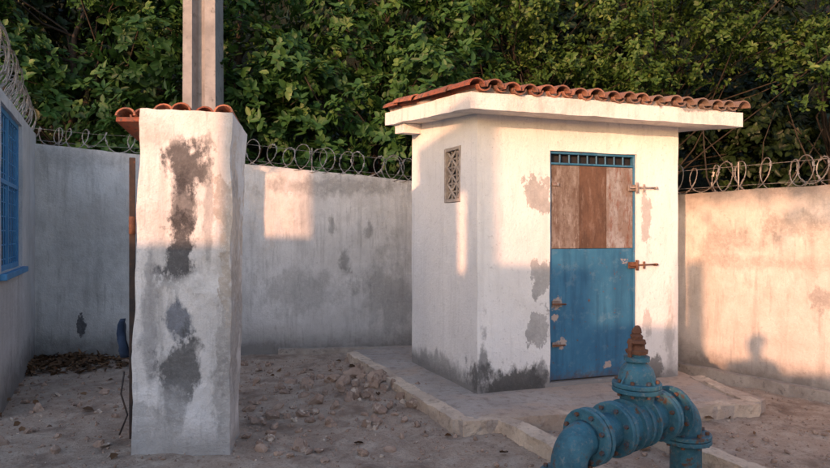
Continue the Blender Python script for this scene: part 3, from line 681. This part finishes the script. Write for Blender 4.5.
tree((5.2,12.6,0),(5.2,12.4,6),rc(3.6,7.6,9.0,11.2,4.3,6.6,32,.35,.75),gs,(.09,.027),80,8,name='added_shade_tree',trunk_r=.08)
tree((8.2,12.0,0),(8.0,11.8,6),rc(6.2,9.8,8.6,10.6,3.9,6.4,26,.35,.75)+rc(7.6,9.8,9,10.6,2.6,4,4,.4,.6),gs,(.09,.027),75,8,name='added_shade_tree',trunk_r=.08)
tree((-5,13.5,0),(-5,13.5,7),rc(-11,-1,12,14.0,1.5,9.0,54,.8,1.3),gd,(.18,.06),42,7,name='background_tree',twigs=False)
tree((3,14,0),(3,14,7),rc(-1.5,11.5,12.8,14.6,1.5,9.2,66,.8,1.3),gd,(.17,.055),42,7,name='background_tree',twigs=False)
us=empty('undergrowth'); V=[];Fc=[]
for i in range(16):
    x=random.uniform(2.8,9.5); y=random.uniform(10.2,12.0); p=Vector((x,y,0)); q=[p]
    dd=Vector((random.uniform(-.6,.6),random.uniform(-.2,.2),1))
    for k in range(7): dd=dd+Vector((random.uniform(-.55,.55),random.uniform(-.2,.2),0)); p=p+dd.normalized()*.6; q.append(p)
    r=random.uniform(.012,.035); tube(V,Fc,q,[r*(1-.1*k) for k in range(8)],6)
mesh_obj('stems',V,Fc,bark,us,True)
V=[];Fc=[];nx_=80;nz_=16
for j in range(nz_):
    for i in range(nx_):
        x=-34+68*i/(nx_-1); z=-.2+ (11.0+1.6*mn.noise(Vector((x*.35,0,0)))+.8*mn.noise(Vector((x*1.3,3,0))))*j/(nz_-1)
        V.append(Vector((x,17.5+.25*z+1.2*mn.noise(Vector((x*.4,z*.5,0)))-.01*x*x,z)))
for j in range(nz_-1):
    for i in range(nx_-1): Fc.append((j*nx_+i,j*nx_+i+1,(j+1)*nx_+i+1,(j+1)*nx_+i))
mesh_obj('background_forest',V,Fc,simple('distant_foliage',(.004,.008,.004),(.012,.02,.007),2.2,.95,bs=1,bd=.2),None,True)  # near-black green puts the deep shade into the colour

# ---------------- unseen wall added behind the viewpoint, stepped and slotted to shape the sun patches
nb=empty('added_shadow_wall'); nbm=plaster('shadow_wall_plaster',(.6,.57,.53),(.4,.38,.35))
def seg_(x0,x1,z0,z1,y=-4.0): box('shadow_wall_part',prism([Vector((x0,y-.15,0)),Vector((x1,y-.15,0)),Vector((x1,y,0)),Vector((x0,y,0))],z0,z1),nbm,nb,0)
seg_(-1.5,12,-.1,1.7); seg_(-3.0,-1.502,-.1,1.75); seg_(-3.15,-3.002,-.1,2.9); seg_(-4.0,-3.152,-.1,2.2); seg_(-4.75,-4.002,-.1,2.75)
seg_(-5.02,-4.752,-.1,4.1); seg_(-5.24,-5.022,-.1,2.7); seg_(-5.24,-5.022,3.45,4.1); seg_(-6.0,-5.242,-.1,4.1); seg_(-6.85,-6.002,-.1,2.75)
seg_(-8.05,-6.852,-.1,4.6); seg_(-8.75,-8.052,-.1,3.35); seg_(-8.75,-8.052,4.25,4.6); seg_(-16,-8.752,-.1,4.8)
tree((-15,-9,0),(-15,-9,6),rc(-19,-13,-10,-8,4.8,7.2,10,.8,1.2),gl,(.16,.045),30,7,name='added_shade_tree',twigs=False)  # unseen tree added to hold back some of the sun
tree((-1.4,-5.6,0),(-1.4,-5.6,3.4),rc(-3.4,.6,-5.2,-4.8,3.15,3.75,11,.28,.4),gl,(.12,.035),20,6,name='added_shade_shrub',trunk_r=.06,twigs=False)  # unseen shrub added to dapple the upper side wall
# ---------------- camera holder added behind the viewpoint (throws the figure shadow on the side wall)
per=empty('standing_person'); px,py=-1.0,-1.65
def skin(name,V,E,R,mat,root=0,sub=2):
    me=bpy.data.meshes.new(name); me.from_pydata([(px+v[0],py+v[1],v[2]) for v in V],E,[]); me.materials.append(mat)
    o=link(bpy.data.objects.new(name,me),per); m=o.modifiers.new('s','SKIN'); 
    for i,r in enumerate(R):
        sv_=me.skin_vertices[0].data[i]; sv_.radius=(r,r) if not isinstance(r,tuple) else r; sv_.use_root=(i==root)
    m.use_smooth_shade=True; u=o.modifiers.new('u','SUBSURF'); u.levels=sub; u.render_levels=sub; return o
shirt=simple('shirt_cloth',(.10,.14,.22),(.13,.18,.27),8,.9); trou=simple('trouser_cloth',(.05,.05,.06),(.07,.07,.08),8,.9); skn=simple('skin',(.32,.18,.12),(.36,.21,.14),8,.6); hair=simple('hair',(.02,.015,.01),(.03,.02,.015),20,.7)
skin('torso_and_sleeves',[(0,0,.95),(0,0,1.12),(0,-.01,1.3),(0,-.01,1.44),(.17,0,1.42),(.25,.06,1.18),(.16,.26,1.28),(-.17,0,1.42),(-.25,.06,1.18),(-.16,.26,1.28)],[(0,1),(1,2),(2,3),(3,4),(4,5),(5,6),(3,7),(7,8),(8,9)],[(.16,.11),(.15,.11),(.17,.12),(.10,.08),.065,.05,.04,.065,.05,.04],shirt)
skin('trousers',[(0,0,.97),(.10,0,.88),(.11,.02,.50),(.12,-.01,.08),(-.10,0,.88),(-.11,.02,.50),(-.12,-.01,.08)],[(0,1),(1,2),(2,3),(0,4),(4,5),(5,6)],[(.15,.11),.095,.065,.05,.095,.065,.05],trou)
skin('shoes',[(.12,-.05,.045),(.125,.08,.045),(.13,.18,.035)],[(0,1),(1,2)],[.045,.05,.035],hair); skin('shoes',[(-.12,-.05,.045),(-.125,.08,.045),(-.13,.18,.035)],[(0,1),(1,2)],[.045,.05,.035],hair)
skin('neck_and_head',[(0,0,1.44),(0,.01,1.52),(0,.03,1.58),(0,.02,1.66),(0,.0,1.72),(0,.115,1.62)],[(0,1),(1,2),(2,3),(3,4),(2,5)],[.05,.05,(.065,.075),(.078,.09),(.05,.06),.014],skn)
skin('hair',[(0,-.02,1.62),(0,-.02,1.70),(0,-.0,1.745)],[(0,1),(1,2)],[(.075,.075),(.085,.095),(.05,.06)],hair)
for sg in (1,-1):
    skin('hand',[(.155*sg,.27,1.285),(.12*sg,.33,1.33),(.09*sg,.36,1.37),(.07*sg,.38,1.395),(.05*sg,.37,1.41),(.10*sg,.365,1.355),(.07*sg,.385,1.37),(.045*sg,.375,1.375),(.105*sg,.365,1.34),(.075*sg,.385,1.345),(.05*sg,.375,1.345),(.11*sg,.36,1.325),(.085*sg,.38,1.32),(.06*sg,.37,1.32),(.11*sg,.31,1.36),(.08*sg,.31,1.39)],
     [(0,1),(1,2),(2,3),(3,4),(1,5),(5,6),(6,7),(1,8),(8,9),(9,10),(1,11),(11,12),(12,13),(1,14),(14,15)],[.03,.028,.010,.009,.008,.010,.009,.008,.010,.009,.008,.009,.008,.007,.011,.009],skn)
obox('phone',(px-.075,py+.345,1.335),(1,0,0),(0,1,0),(0,0,1),(.15,.009,.075),hair,per,.003)
